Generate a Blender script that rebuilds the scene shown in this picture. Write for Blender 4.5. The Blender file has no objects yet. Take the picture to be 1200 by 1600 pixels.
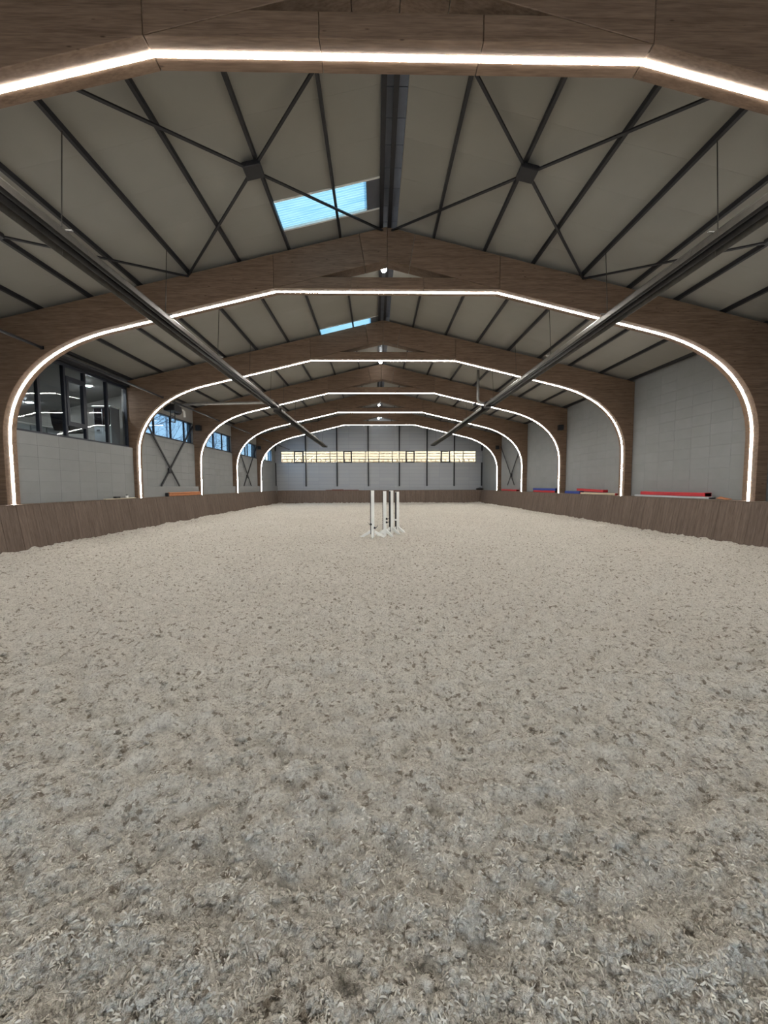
import bpy, bmesh, math, random
import numpy as np
from mathutils import Vector, Matrix

random.seed(7)
rng = np.random.default_rng(11)
S = bpy.context.scene
COL = S.collection

# ------------------------------------------------------------------ camera
H = 1.72                                   # eye height above the sand
CX = -0.319
PITCH, YAW, ROLL = 0.0667, 0.01957, -0.00406
cam_d = bpy.data.cameras.new('camera')
cam_d.sensor_fit = 'HORIZONTAL'; cam_d.sensor_width = 36.0
cam_d.lens = 36.0 * 623.25 / 1200.0
cam_d.clip_start = 0.05; cam_d.clip_end = 500
cam = bpy.data.objects.new('camera', cam_d); COL.objects.link(cam)
def _dir(xr, zz, d):
    yr = zz * math.sin(PITCH) + d * math.cos(PITCH)
    z = zz * math.cos(PITCH) - d * math.sin(PITCH)
    return Vector((xr * math.cos(YAW) + yr * math.sin(YAW), -xr * math.sin(YAW) + yr * math.cos(YAW), z))
_r = _dir(math.cos(ROLL), math.sin(ROLL), 0); _u = _dir(-math.sin(ROLL), math.cos(ROLL), 0); _b = -_dir(0, 0, 1)
cam.matrix_world = Matrix(((_r.x, _u.x, _b.x, CX), (_r.y, _u.y, _b.y, 0), (_r.z, _u.z, _b.z, H), (0, 0, 0, 1)))
S.camera = cam

# ------------------------------------------------------------------ world, sun, exposure
SKY_STRENGTH = 11.0
SUN_STRENGTH = 40.0
LED_STRENGTH = 88.0
w = bpy.data.worlds.new('sky'); S.world = w; w.use_nodes = True
wn, wl = w.node_tree.nodes, w.node_tree.links
bg = wn['Background']; bg.inputs['Strength'].default_value = SKY_STRENGTH
tc = wn.new('ShaderNodeTexCoord'); sx = wn.new('ShaderNodeSeparateXYZ'); rp = wn.new('ShaderNodeValToRGB')
wl.new(tc.outputs['Generated'], sx.inputs[0]); wl.new(sx.outputs['Z'], rp.inputs[0]); wl.new(rp.outputs[0], bg.inputs['Color'])
rp.color_ramp.elements[0].position = 0.0; rp.color_ramp.elements[0].color = (0.72, 0.86, 1.0, 1)
rp.color_ramp.elements[1].position = 0.7; rp.color_ramp.elements[1].color = (0.55, 0.74, 1.0, 1)
sun_d = bpy.data.lights.new('sun', 'SUN'); sun_d.energy = SUN_STRENGTH; sun_d.angle = 0.02; sun_d.color = (1.0, 0.93, 0.81)
sun = bpy.data.objects.new('sun', sun_d); COL.objects.link(sun)
sun.rotation_euler = Vector((-0.62, 0.45, -0.64)).to_track_quat('-Z', 'Y').to_euler()
S.view_settings.view_transform = 'Standard'; S.view_settings.look = 'None'
S.view_settings.gamma = 1.0; S.view_settings.use_curve_mapping = False
S.view_settings.exposure = 0.08
S.cycles.use_denoising = True
S.cycles.max_bounces = 8; S.cycles.diffuse_bounces = 5; S.cycles.transparent_max_bounces = 12
S.cycles.sample_clamp_indirect = 8.0
S.cycles.caustics_reflective = False; S.cycles.caustics_refractive = False

# ------------------------------------------------------------------ materials
def lin(r, g, b):
    f = lambda c: (c / 255 / 12.92) if c / 255 <= 0.04045 else ((c / 255 + 0.055) / 1.055) ** 2.4
    return (f(r), f(g), f(b), 1)
def new_mat(name):
    m = bpy.data.materials.new(name); m.use_nodes = True
    n, l = m.node_tree.nodes, m.node_tree.links
    return m, n, l, n['Principled BSDF']
def coords(n, l, scale, rot=(0, 0, 0), rand=True):
    t = n.new('ShaderNodeTexCoord'); mp = n.new('ShaderNodeMapping')
    mp.inputs['Scale'].default_value = scale; mp.inputs['Rotation'].default_value = rot
    if rand:
        oi = n.new('ShaderNodeObjectInfo'); mu = n.new('ShaderNodeMath'); mu.operation = 'MULTIPLY'; mu.inputs[1].default_value = 57.0
        ad = n.new('ShaderNodeVectorMath'); ad.operation = 'ADD'
        l.new(oi.outputs['Random'], mu.inputs[0]); l.new(t.outputs['Object'], ad.inputs[0]); l.new(mu.outputs[0], ad.inputs[1])
        l.new(ad.outputs[0], mp.inputs['Vector'])
    else:
        l.new(t.outputs['Object'], mp.inputs['Vector'])
    return mp.outputs[0]
def noise(n, l, vec, scale, detail=4, rough=0.6):
    t = n.new('ShaderNodeTexNoise'); t.inputs['Scale'].default_value = scale; t.inputs['Detail'].default_value = detail
    t.inputs['Roughness'].default_value = rough; l.new(vec, t.inputs['Vector']); return t.outputs[0]
def ramp(n, l, fac, stops):
    r = n.new('ShaderNodeValToRGB'); cr = r.color_ramp
    while len(cr.elements) < len(stops): cr.elements.new(0.5)
    for e, (p, c) in zip(cr.elements, stops): e.position = p; e.color = c
    l.new(fac, r.inputs[0]); return r.outputs[0]
def mix(n, l, fac, a, b, mode='MIX'):
    m = n.new('ShaderNodeMix'); m.data_type = 'RGBA'; m.blend_type = mode
    if isinstance(fac, float): m.inputs[0].default_value = fac
    else: l.new(fac, m.inputs[0])
    for s, v in ((6, a), (7, b)):
        if isinstance(v, tuple): m.inputs[s].default_value = v
        else: l.new(v, m.inputs[s])
    return m.outputs[2]
def bump(n, l, h, p, strength, dist):
    b = n.new('ShaderNodeBump'); b.inputs['Strength'].default_value = strength; b.inputs['Distance'].default_value = dist
    l.new(h, b.inputs['Height']); l.new(b.outputs[0], p.inputs['Normal'])
def plain(name, c, rough=0.6, metal=0.0, var=0.12, scale=3.0, rnd=0.0, spec=0.4):
    m, n, l, p = new_mat(name)
    v = coords(n, l, (1, 1, 1))
    f = noise(n, l, v, scale, 5)
    d = tuple(x * (1 - var) for x in c[:3]) + (1,); u = tuple(min(1, x * (1 + var)) for x in c[:3]) + (1,)
    o = ramp(n, l, f, [(0.3, d), (0.7, u)])
    if rnd:
        oi = n.new('ShaderNodeObjectInfo')
        g = ramp(n, l, oi.outputs['Random'], [(0, (1 - rnd,) * 3 + (1,)), (1, (1, 1, 1, 1))])
        o = mix(n, l, 1.0, o, g, 'MULTIPLY')
    l.new(o, p.inputs['Base Color']); p.inputs['Roughness'].default_value = rough; p.inputs['Metallic'].default_value = metal
    p.inputs['Specular IOR Level'].default_value = spec
    return m
def wood(name, stretch, rot, dark, lite, rnd=0.12, knots=True, rough=0.62, bstr=0.25):
    m, n, l, p = new_mat(name)
    v = coords(n, l, stretch, rot)
    f1 = noise(n, l, v, 2.2, 6, 0.65); f2 = noise(n, l, v, 9.0, 3, 0.5)
    c = ramp(n, l, f1, [(0.28, dark), (0.72, lite)])
    c = mix(n, l, 0.35, c, ramp(n, l, f2, [(0.35, dark), (0.65, lite)]))
    if knots:
        v2 = coords(n, l, (1.1, 3.0, 3.6), rot)
        vo = n.new('ShaderNodeTexVoronoi'); vo.inputs['Scale'].default_value = 1.9; l.new(v2, vo.inputs['Vector'])
        k = ramp(n, l, vo.outputs['Distance'], [(0.035, (0.35, 0.3, 0.27, 1)), (0.085, (1, 1, 1, 1))])
        c = mix(n, l, 1.0, c, k, 'MULTIPLY')
    oi = n.new('ShaderNodeObjectInfo')
    g = ramp(n, l, oi.outputs['Random'], [(0, (1 - rnd,) * 3 + (1,)), (1, (1, 1, 1, 1))])
    c = mix(n, l, 1.0, c, g, 'MULTIPLY')
    l.new(c, p.inputs['Base Color']); p.inputs['Roughness'].default_value = rough; p.inputs['Specular IOR Level'].default_value = 0.25
    bump(n, l, f2, p, bstr, 0.004)
    return m
def emit(name, c, s):
    m, n, l, p = new_mat(name); n.remove(p)
    e = n.new('ShaderNodeEmission'); e.inputs[0].default_value = c; e.inputs[1].default_value = s
    l.new(e.outputs[0], n['Material Output'].inputs[0]); return m
def glass(name, tint, refl=0.025):
    m, n, l, p = new_mat(name); n.remove(p)
    t = n.new('ShaderNodeBsdfTransparent'); t.inputs[0].default_value = tint
    g = n.new('ShaderNodeBsdfGlossy'); g.inputs['Roughness'].default_value = 0.02
    lw = n.new('ShaderNodeLayerWeight'); lw.inputs[0].default_value = 0.5
    pw = n.new('ShaderNodeMath'); pw.operation = 'POWER'; pw.inputs[1].default_value = 5.0; l.new(lw.outputs['Facing'], pw.inputs[0])
    f = n.new('ShaderNodeMath'); f.operation = 'MULTIPLY_ADD'; f.inputs[1].default_value = 0.9; f.inputs[2].default_value = refl; l.new(pw.outputs[0], f.inputs[0])
    x = n.new('ShaderNodeMixShader'); l.new(f.outputs[0], x.inputs[0]); l.new(t.outputs[0], x.inputs[1]); l.new(g.outputs[0], x.inputs[2])
    l.new(x.outputs[0], n['Material Output'].inputs[0]); return m

SL = math.atan(0.235)
M = {}
WD, WL = lin(84, 66, 52), lin(134, 111, 92)
M['glulam_r'] = wood('glulam_r', (0.45, 5, 7), (0, SL, 0), WD, WL)
M['glulam_l'] = wood('glulam_l', (0.45, 5, 7), (0, -SL, 0), WD, WL)
M['glulam_h'] = wood('glulam_h', (0.45, 5, 7), (0, 0, 0), WD, WL)
M['plank'] = wood('plank', (7, 7, 0.5), (0, 0, 0), lin(76, 64, 55), lin(120, 104, 93), 0.14, False, 0.7, 0.1)
M['led'] = emit('led', (1.0, 0.97, 0.915, 1), LED_STRENGTH)
M['spot'] = emit('spot', (0.95, 0.98, 1.0, 1), 60.0)
M['gspot'] = emit('gspot', (0.95, 0.98, 1.0, 1), 300.0)
M['steel'] = plain('dark_steel', lin(29, 29, 33), 0.5, 0.0, 0.2, 4)
M['flash'] = plain('ridge_flashing', lin(96, 98, 104), 0.5, 0.2, 0.12, 3, 0.15)
M['roofpanel'] = plain('roof_panel', lin(134, 131, 124), 0.6, 0.0, 0.04, 0.8, 0.03)
M['block'] = plain('painted_block', lin(131, 132, 132), 0.75, 0, 0.04, 2.0, 0.05)
M['wallpaint'] = plain('wall_paint', lin(128, 129, 129), 0.8, 0, 0.05, 0.7)
M['greywall'] = plain('grey_wall', lin(150, 148, 144), 0.8, 0, 0.08, 1.2)
M['concrete'] = plain('concrete', lin(120, 118, 112), 0.9, 0, 0.1, 1.0)
M['frame'] = plain('window_frame', lin(40, 44, 54), 0.45, 0, 0.1)
M['glass'] = glass('window_glass', (0.93, 0.97, 0.98, 1))
M['tinted'] = glass('tinted_window_glass', (0.225, 0.275, 0.305, 1))
M['fglass'] = glass('far_window_glass', (0.42, 0.415, 0.40, 1))
M['lglass'] = glass('light_tinted_glass', (0.62, 0.8, 0.92, 1))
M['gglass'] = glass('gallery_glass', (0.90, 0.93, 0.94, 1), 0.045)
M['hood'] = plain('aluminium_hood', lin(92, 88, 82), 0.5, 0.5, 0.2, 6)
M['tube'] = plain('heater_tube', lin(38, 36, 35), 0.6, 0.3, 0.25, 6)
M['galv'] = plain('galvanised_pipe', lin(150, 148, 144), 0.45, 0.5, 0.12, 6)
M['black'] = plain('black_plastic', lin(24, 24, 26), 0.5)
M['white'] = plain('white_paint', lin(222, 222, 218), 0.6, 0, 0.05)
M['red'] = plain('red_vinyl', lin(178, 34, 44), 0.45, 0, 0.1)
M['blue'] = plain('blue_vinyl', lin(36, 62, 140), 0.5, 0, 0.1)
M['greyplank'] = plain('grey_plank', lin(176, 180, 184), 0.6, 0, 0.1)
M['cream'] = plain('cream_plank', lin(200, 186, 160), 0.7, 0, 0.1)
M['orange'] = wood('orange_pole', (0.6, 6, 6), (0, 0, math.pi / 2), lin(150, 88, 52), lin(196, 134, 92), 0.1, False)
M['rust'] = plain('rust_plank', lin(104, 52, 44), 0.7)
M['wire'] = plain('wire', lin(60, 58, 54), 0.5, 0.5)
M['bark'] = plain('frosted_bark', lin(128, 140, 158), 0.9, 0, 0.2)
M['snow'] = plain('pale_ground', lin(196, 200, 204), 0.9, 0, 0.08, 0.4)
M['facade'] = plain('facade_board', lin(228, 212, 182), 0.8, 0, 0.05, 1.5, 0.06)
M['facadejoint'] = plain('facade_joint', lin(92, 72, 54), 0.9)
M['screen'] = emit('screen', (0.12, 0.25, 0.75, 1), 0.5)
M['darkglass'] = plain('dark_glass', lin(18, 18, 22), 0.15, 0, 0.1)
M['cabinet'] = plain('cabinet_grey', lin(190, 198, 204), 0.5, 0, 0.05)
M['cabside'] = plain('cabinet_side', lin(112, 114, 118), 0.6, 0, 0.05)  # darker grey for the cabinet side and handles

def skylight_mat():
    m, n, l, p = new_mat('corrugated_skylight')
    v = coords(n, l, (1, 1, 1), rand=False)
    f = noise(n, l, coords(n, l, (0.7, 14, 1), rand=False), 2.0, 4)
    c = ramp(n, l, f, [(0.35, (0.027, 0.056, 0.068, 1)), (0.65, (0.047, 0.076, 0.086, 1))])
    tr = n.new('ShaderNodeBsdfTranslucent'); l.new(c, tr.inputs[0]); n.remove(p)
    l.new(tr.outputs[0], n['Material Output'].inputs[0]); return m
M['skylight'] = skylight_mat()

def sand_mat():
    m, n, l, p = new_mat('sand')
    v = coords(n, l, (1, 1, 1), rand=False)
    f0 = noise(n, l, v, 0.35, 3); f1 = noise(n, l, v, 9, 5, 0.65); f2 = noise(n, l, v, 60, 4, 0.7); f3 = noise(n, l, v, 260, 3, 0.6)
    c = ramp(n, l, f1, [(0.3, lin(186, 179, 167)), (0.55, lin(216, 209, 197)), (0.75, lin(228, 222, 212))])
    c = mix(n, l, 0.55, c, ramp(n, l, f2, [(0.34, lin(116, 108, 97)), (0.5, lin(214, 208, 197)), (0.7, lin(232, 228, 219))]))
    c = mix(n, l, 0.5, c, ramp(n, l, f0, [(0.3, (0.86, 0.84, 0.82, 1)), (0.7, (1, 1, 1, 1))]), 'MULTIPLY')
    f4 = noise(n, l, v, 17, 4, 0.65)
    c = mix(n, l, 1.0, c, ramp(n, l, f4, [(0.37, (0.46, 0.42, 0.38, 1)), (0.44, (1, 1, 1, 1))]), 'MULTIPLY')  # dark specks painted in for shaded pits, scattered apart from the relief
    l.new(c, p.inputs['Base Color']); p.inputs['Roughness'].default_value = 0.95; p.inputs['Specular IOR Level'].default_value = 0.15
    ad = n.new('ShaderNodeMath'); ad.operation = 'ADD'; l.new(f2, ad.inputs[0]); l.new(f3, ad.inputs[1])
    f5 = noise(n, l, v, 13, 5, 0.6)
    b1 = n.new('ShaderNodeBump'); b1.inputs['Strength'].default_value = 0.85; b1.inputs['Distance'].default_value = 0.07; l.new(f5, b1.inputs['Height'])
    b2 = n.new('ShaderNodeBump'); b2.inputs['Strength'].default_value = 0.9; b2.inputs['Distance'].default_value = 0.016; l.new(ad.outputs[0], b2.inputs['Height'])
    l.new(b1.outputs[0], b2.inputs['Normal']); l.new(b2.outputs[0], p.inputs['Normal'])
    return m
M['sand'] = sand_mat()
M['shred'] = plain('fibre_shreds', lin(180, 174, 162), 0.95, 0, 0.45, 14.0)

# ------------------------------------------------------------------ helpers
def mesh_from(name, verts, faces):
    me = bpy.data.meshes.new(name); me.from_pydata([tuple(v) for v in verts], [], faces); me.update(); return me
class MB:
    def __init__(s): s.v = []; s.f = []
    def add(s, vs, fs):
        o = len(s.v); s.v += [tuple(v) for v in vs]; s.f += [tuple(i + o for i in f) for f in fs]; return s
    def box(s, x0, x1, y0, y1, z0, z1):
        vs = [(x, y, z) for z in (z0, z1) for y in (y0, y1) for x in (x0, x1)]
        return s.add(vs, [(0, 2, 3, 1), (4, 5, 7, 6), (0, 1, 5, 4), (2, 6, 7, 3), (0, 4, 6, 2), (1, 3, 7, 5)])
    def prism(s, pts, y0, y1):                    # polygon in x,z, swept along y
        k = len(pts); area = sum(pts[i][0] * pts[(i + 1) % k][1] - pts[(i + 1) % k][0] * pts[i][1] for i in range(k))
        if area < 0: pts = pts[::-1]
        vs = [(x, y0, z) for x, z in pts] + [(x, y1, z) for x, z in pts]
        fs = [tuple(range(k)), tuple(range(2 * k - 1, k - 1, -1))] + [(i, k + i, k + (i + 1) % k, (i + 1) % k) for i in range(k)]
        return s.add(vs, fs)
    def bar(s, a, b, wd, ht, up=(0, 0, 1)):       # rectangular bar from a to b
        a, b = Vector(a), Vector(b); d = (b - a).normalized(); u = Vector(up)
        if abs(d.dot(u)) > 0.98: u = Vector((0, 1, 0))
        r = d.cross(u).normalized(); u = r.cross(d)
        vs = [p + r * sx * wd / 2 + u * sz * ht / 2 for p in (a, b) for sx, sz in ((-1, -1), (1, -1), (1, 1), (-1, 1))]
        return s.add(vs, [(0, 3, 2, 1), (4, 5, 6, 7), (0, 1, 5, 4), (1, 2, 6, 5), (2, 3, 7, 6), (3, 0, 4, 7)])
    def tube(s, pts, r, seg=8, r1=None):
        pts = [Vector(p) for p in pts]; k = len(pts); rings = []
        for i, p in enumerate(pts):
            d = (pts[min(i + 1, k - 1)] - pts[max(i - 1, 0)]).normalized()
            u = Vector((0, 0, 1)) if abs(d.z) < 0.9 else Vector((1, 0, 0))
            a = d.cross(u).normalized(); b = a.cross(d)
            rr = r if r1 is None else r + (r1 - r) * i / (k - 1)
            rings.append([p + (a * math.cos(t) + b * math.sin(t)) * rr for t in (2 * math.pi * j / seg for j in range(seg))])
        vs = [v for g in rings for v in g]; fs = []
        for i in range(k - 1):
            for j in range(seg):
                j2 = (j + 1) % seg; fs.append((i * seg + j, (i + 1) * seg + j, (i + 1) * seg + j2, i * seg + j2))
        fs.append(tuple(range(seg))); fs.append(tuple((k - 1) * seg + j for j in reversed(range(seg))))
        return s.add(vs, fs)
    def mesh(s, name): 
        me = mesh_from(name, s.v, s.f); return me
    def build(s, name, mat, parent=None, bevel=0.0, smooth=False):
        me = s.mesh(name); bm = bmesh.new(); bm.from_mesh(me)
        bmesh.ops.recalc_face_normals(bm, faces=bm.faces)
        if bevel: bmesh.ops.bevel(bm, geom=[e for e in bm.edges if len(e.link_faces) == 2 and e.calc_face_angle() > 0.5], offset=bevel, segments=1, affect='EDGES')
        bm.to_mesh(me); bm.free()
        if smooth:
            for p in me.polygons: p.use_smooth = True
        return link(name, me, mat, parent)
def link(name, me, mat, parent=None):
    if mat and not me.materials: me.materials.append(M[mat])
    o = bpy.data.objects.new(name, me); COL.objects.link(o); o.parent = parent; return o
def inst(name, me, parent, loc=(0, 0, 0), rot=(0, 0, 0), scale=(1, 1, 1)):
    o = bpy.data.objects.new(name, me); COL.objects.link(o); o.parent = parent
    o.location = loc; o.rotation_euler = rot; o.scale = scale; return o
def empty(name, loc=(0, 0, 0), rz=0.0):
    o = bpy.data.objects.new(name, None); COL.objects.link(o); o.location = loc; o.rotation_euler = (0, 0, rz); o.empty_display_size = 0.2; return o
def tag(o, label, cat, group=None):
    o['label'] = label; o['category'] = cat
    if group: o['group'] = group
    return o
def struct(o): o['kind'] = 'structure'; return o
def copy_tree(o, parent=None):
    c = o.copy(); COL.objects.link(c); c.parent = parent
    for ch in [x for x in bpy.data.objects if x.parent == o]: copy_tree(ch, c)
    return c
def one_box(name, mat, x0, x1, y0, y1, z0, z1, parent=None, bevel=0.0):
    return MB().box(x0, x1, y0, y1, z0, z1).build(name, mat, parent, bevel)

# stations of the arches along the hall
yB, SP = 10.86, 5.772
YS = [yB + (i - 1) * SP for i in range(6)]
yA, yB, yC, yD, yE, yF = YS
Y0, Y1 = -6.4, 39.9                          # back wall, far wall
XW = 10.3                                    # inner face of the side walls
RT = 0.235
def zt(x): return H + 6.60 - RT * abs(x)     # top of the rafters = underside of the purlins
PUR = 0.10
def zr(x): return zt(x) + PUR                # underside of the roof panels

# ------------------------------------------------------------------ ground and sand
g = struct(one_box('ground', 'snow', -70, 70, -40, 110, -0.5, -0.12)); 
def lattice(ix, iy, seed):
    h = (ix.astype(np.int64) * 374761393 + iy.astype(np.int64) * 668265263 + seed * 974634541) & 0xffffffff
    h = ((h ^ (h >> 13)) * 1274126177) & 0xffffffff
    h = (h ^ (h >> 16)) & 0xffffffff
    return h.astype(np.float64) / 0xffffffff
def vnoise(x, y, wl, seed, rot=0.0):
    c, s_ = math.cos(rot), math.sin(rot)
    u, v = (c * x - s_ * y) / wl + 500, (s_ * x + c * y) / wl + 500
    i, j = np.floor(u), np.floor(v); fu, fv = u - i, v - j
    fu = fu * fu * (3 - 2 * fu); fv = fv * fv * (3 - 2 * fv)
    a, b = lattice(i, j, seed), lattice(i + 1, j, seed); c_, d = lattice(i, j + 1, seed), lattice(i + 1, j + 1, seed)
    return (a * (1 - fu) + b * fu) * (1 - fv) + (c_ * (1 - fu) + d * fu) * fv
PR = [(rng.uniform(-6, 6), rng.uniform(1.2, 11), rng.uniform(0, 6.28), rng.uniform(0.8, 1.2)) for _ in range(150)]
def sand_height(x, y):
    wx = x + 0.05 * (vnoise(x, y, 0.21, 50, 0.4) - .5); wy = y + 0.05 * (vnoise(x, y, 0.19, 51, 1.1) - .5)
    h = 0.05 * (vnoise(x, y, 1.5, 1, 0.5) - .5) + 0.035 * (vnoise(wx, wy, 0.55, 2, 1.0) - .5)
    h += 0.06 * (np.abs(vnoise(wx, wy, 0.24, 3, 0.3) * 2 - 1) ** 0.8 - .5) * vnoise(x, y, 0.9, 9) * 1.3
    h += 0.07 * (vnoise(wx, wy, 0.115, 4, 0.8) - .5) - 0.09 * np.maximum(0, vnoise(wx, wy, 0.14, 14, 0.1) - .68)
    h += 0.032 * (vnoise(wx, wy, 0.052, 5, 0.2) - .5)
    h += 0.019 * (vnoise(wx, wy, 0.026, 6, 1.3) - .5) + 0.009 * (vnoise(x, y, 0.013, 7, .6) - .5)
    for px, py, a, s in PR:                         # hoof prints: a shallow bowl with a raised crescent
        k = (np.abs(x - px) < 0.25) & (np.abs(y - py) < 0.25)
        if not k.any(): continue
        dx, dy = x[k] - px, y[k] - py; r = np.hypot(dx, dy) / s; t = np.arctan2(dy, dx)
        h[k] += -0.028 * np.exp(-(r / 0.055) ** 2) + 0.024 * np.exp(-((r - 0.085) / 0.022) ** 2) * (0.5 + 0.5 * np.cos(t - a))
    edge = np.maximum(0, np.abs(x) - 8.7); h += 0.06 * np.minimum(edge, 1.0) + 0.05 * np.clip(y - 37.2, 0, 1)
    return h
def graded(a0, a1, off, k):
    out = [a0]
    while out[-1] < a1: out.append(out[-1] + k * (abs(out[-1]) + off))
    out[-1] = a1; return out
xp = graded(0.0, 9.82, 1.25, 0.0054); xs = np.array([-v for v in reversed(xp[1:])] + xp)
yp = graded(0.95, 38.55, 0.25, 0.0050); ys = np.array(list(np.linspace(Y0, 0.9, 60)) + yp)
gx, gy = np.meshgrid(xs, ys); gz = sand_height(gx.ravel(), gy.ravel())
nx, ny = len(xs), len(ys)
verts = np.column_stack((gx.ravel(), gy.ravel(), gz)).astype(np.float32)
idx = np.arange(nx * ny).reshape(ny, nx)
quads = np.stack((idx[:-1, :-1], idx[:-1, 1:], idx[1:, 1:], idx[1:, :-1]), -1).reshape(-1, 4).astype(np.int32)
def np_mesh(name, v, q):
    me = bpy.data.meshes.new(name); k = q.shape[1]
    me.vertices.add(len(v)); me.vertices.foreach_set('co', np.ascontiguousarray(v, np.float32).ravel())
    me.loops.add(q.size); me.loops.foreach_set('vertex_index', np.ascontiguousarray(q, np.int32).ravel())
    me.polygons.add(len(q)); me.polygons.foreach_set('loop_start', np.arange(0, q.size, k, dtype=np.int32))
    me.update(calc_edges=True); me.validate(); return me
sand_me = np_mesh('floor', verts, quads)
sand_me.polygons.foreach_set('use_smooth', np.ones(len(quads), dtype=bool))
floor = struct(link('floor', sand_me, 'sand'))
floor['label'] = 'churned beige riding arena sand mixed with fibre shreds'

# fibre shreds and clods lying in the sand, denser where they can be told apart
def scatter(nn, y0, y1):
    u = rng.random(nn); y = 1.0 / (1 / y0 + u * (1 / y1 - 1 / y0)); x = (rng.random(nn) * 2 - 1) * np.minimum(9.5, 1.25 * y + 0.8)
    return x, y
def shreds(nn, y0, y1, l0, l1, w0, w1):
    x, y = scatter(nn, y0, y1); z = sand_height(x, y) + 0.002
    L = rng.uniform(l0, l1, nn); W = rng.uniform(w0, w1, nn); a = rng.uniform(0, 6.28, nn); bend = rng.normal(0, 0.9, nn)
    lift = rng.uniform(0.1, 0.75, nn) * L; V = []
    for s in range(4):
        t = s / 3 - 0.5; ang = a + bend * t
        cx_, cy_ = x + L * t * np.cos(ang), y + L * t * np.sin(ang); cz = z + lift * (0.25 - t * t) * 2 + 0.002
        wid = W * (0.5 if s in (0, 3) else 1.0)
        for sg in (-1, 1):
            V.append(np.column_stack((cx_ - sg * wid / 2 * np.sin(ang), cy_ + sg * wid / 2 * np.cos(ang), cz + sg * wid * 0.35)))
    V = np.stack(V, 1).reshape(-1, 3); b = (np.arange(nn) * 8)[:, None]
    Q = np.concatenate([b + np.array([[2 * s, 2 * s + 1, 2 * s + 3, 2 * s + 2]]) for s in range(3)], 0)
    return V, Q
V, Q = shreds(46000, 1.0, 10.0, 0.008, 0.03, 0.002, 0.006)
sh = link('fibre_shreds', np_mesh('fibre_shreds', V, Q), 'shred'); sh['kind'] = 'stuff'
tag(sh, 'pale felt and fibre shreds strewn through the arena sand', 'fibre shreds')
bm = bmesh.new(); bmesh.ops.create_icosphere(bm, subdivisions=1, radius=1.0); bm.verts.ensure_lookup_table()
IV = np.array([v.co[:] for v in bm.verts]); IF = np.array([[v.index for v in f.verts] for f in bm.faces]); bm.free()
nn = 9000; x, y = scatter(nn, 1.0, 14.0); r = rng.uniform(0.005, 0.016, nn) * (1 + 0.6 * (rng.random(nn) > 0.93)); z = sand_height(x, y) + r * 0.25
jit = rng.uniform(0.65, 1.35, (nn, len(IV), 1)); sc = np.stack((r * rng.uniform(.8, 1.6, nn), r * rng.uniform(.8, 1.6, nn), r * rng.uniform(.5, .9, nn)), 1)
CV = (IV[None] * jit * sc[:, None, :] + np.stack((x, y, z), 1)[:, None, :]).reshape(-1, 3)
CF = (IF[None] + (np.arange(nn) * len(IV))[:, None, None]).reshape(-1, 3)
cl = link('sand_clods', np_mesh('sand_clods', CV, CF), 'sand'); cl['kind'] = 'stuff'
tag(cl, 'small loose clods of sand on the churned surface', 'sand clods')

# ------------------------------------------------------------------ walls
def wall_poly(name, mat, pts_xz, y0, y1): return struct(MB().prism(pts_xz, y0, y1).build(name, mat))
TH = 0.3
# right wall
wr = struct(one_box('wall_right', 'wallpaint', XW + 0.03, XW + TH, Y0, Y1 + TH, -0.12, zr(XW)))
BW, BH = 0.757, 0.35
def block_mesh(wd, ht):
    mb = MB().box(0, 0.05, 0.0015, wd - 0.0015, 0.0015, ht - 0.0015); me = mb.mesh('block'); bm = bmesh.new(); bm.from_mesh(me)
    bmesh.ops.recalc_face_normals(bm, faces=bm.faces); bmesh.ops.bevel(bm, geom=bm.edges[:], offset=0.0018, segments=1, affect='EDGES'); bm.to_mesh(me); bm.free()
    me.materials.append(M['block']); return me
BLK = block_mesh(BW, BH)
def block_wall(parent, side, y0, y1, z0, z1, xface, limit, rest):
    ny_ = int(round((y1 - y0) / BW)); bw = (y1 - y0) / ny_; nz_ = max(1, int(math.ceil((z1 - z0) / BH)))
    for i in range(ny_):
        for j in range(nz_):
            za = z0 + j * BH; hh = min(BH, z1 - za)
            if hh < 0.04: continue
            loc = (xface if side > 0 else xface - 0.05, y0 + i * bw, za)
            if limit[0] > 0:
                limit[0] -= 1
                inst('block', BLK, parent, loc, (0, 0, 0), (1, bw / BW, hh / BH))
            else:
                rest.box(loc[0], loc[0] + 0.05, loc[1] + 0.004, loc[1] + bw - 0.004, za + 0.004, za + hh - 0.004)
lim = [300]; rest = MB()
ZK = H - 0.55
for a, b in ((yB, yC), (yC, yD), (yD, yE), (yE, yF), (yF, Y1)):
    block_wall(wr, 1, a + 0.2, b - (0.2 if b != Y1 else 0), ZK, zr(XW) - 0.02, XW, lim, rest)
o = rest.build('block_courses', 'block', wr); o['kind'] = 'stuff'

# left wall: solid pieces around the gallery and the window band
XL = -XW
ZW0, ZW1 = H + 2.28, H + 3.40                # window band
ZG0, ZG1 = H + 1.56, H + 3.94                # gallery window
mb = MB()
mb.box(XL - TH, XL, Y0, yB + 0.15, -0.12, zr(XW))                       # before the gallery
mb.box(XL - TH, XL, yB + 0.15, yC, ZG1, zr(XW))                         # above the gallery window
mb.box(XL - TH, XL, yB + 0.15, yC, -0.12, ZG0 - 0.03)
mb.box(XL - TH, XL, yC - 0.02, Y1 + TH, -0.12, ZW0)                     # below the window band
for y in (yC, yD, yE, yF): mb.box(XL - TH, XL, y - (0.02 if y == yC else 0.25), y + 0.25, ZW0, ZW1)
mb.box(XL - TH, XL, 38.62, Y1 + TH, ZW0, ZW1)
wleft = struct(mb.build('wall_left', 'wallpaint'))
up = MB().box(XL - TH, XL + 0.02, yC - 0.02, Y1, ZW1, zr(XW)).build('upper_wall_panel', 'greywall', wleft)
lim = [300]; rest = MB()
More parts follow.
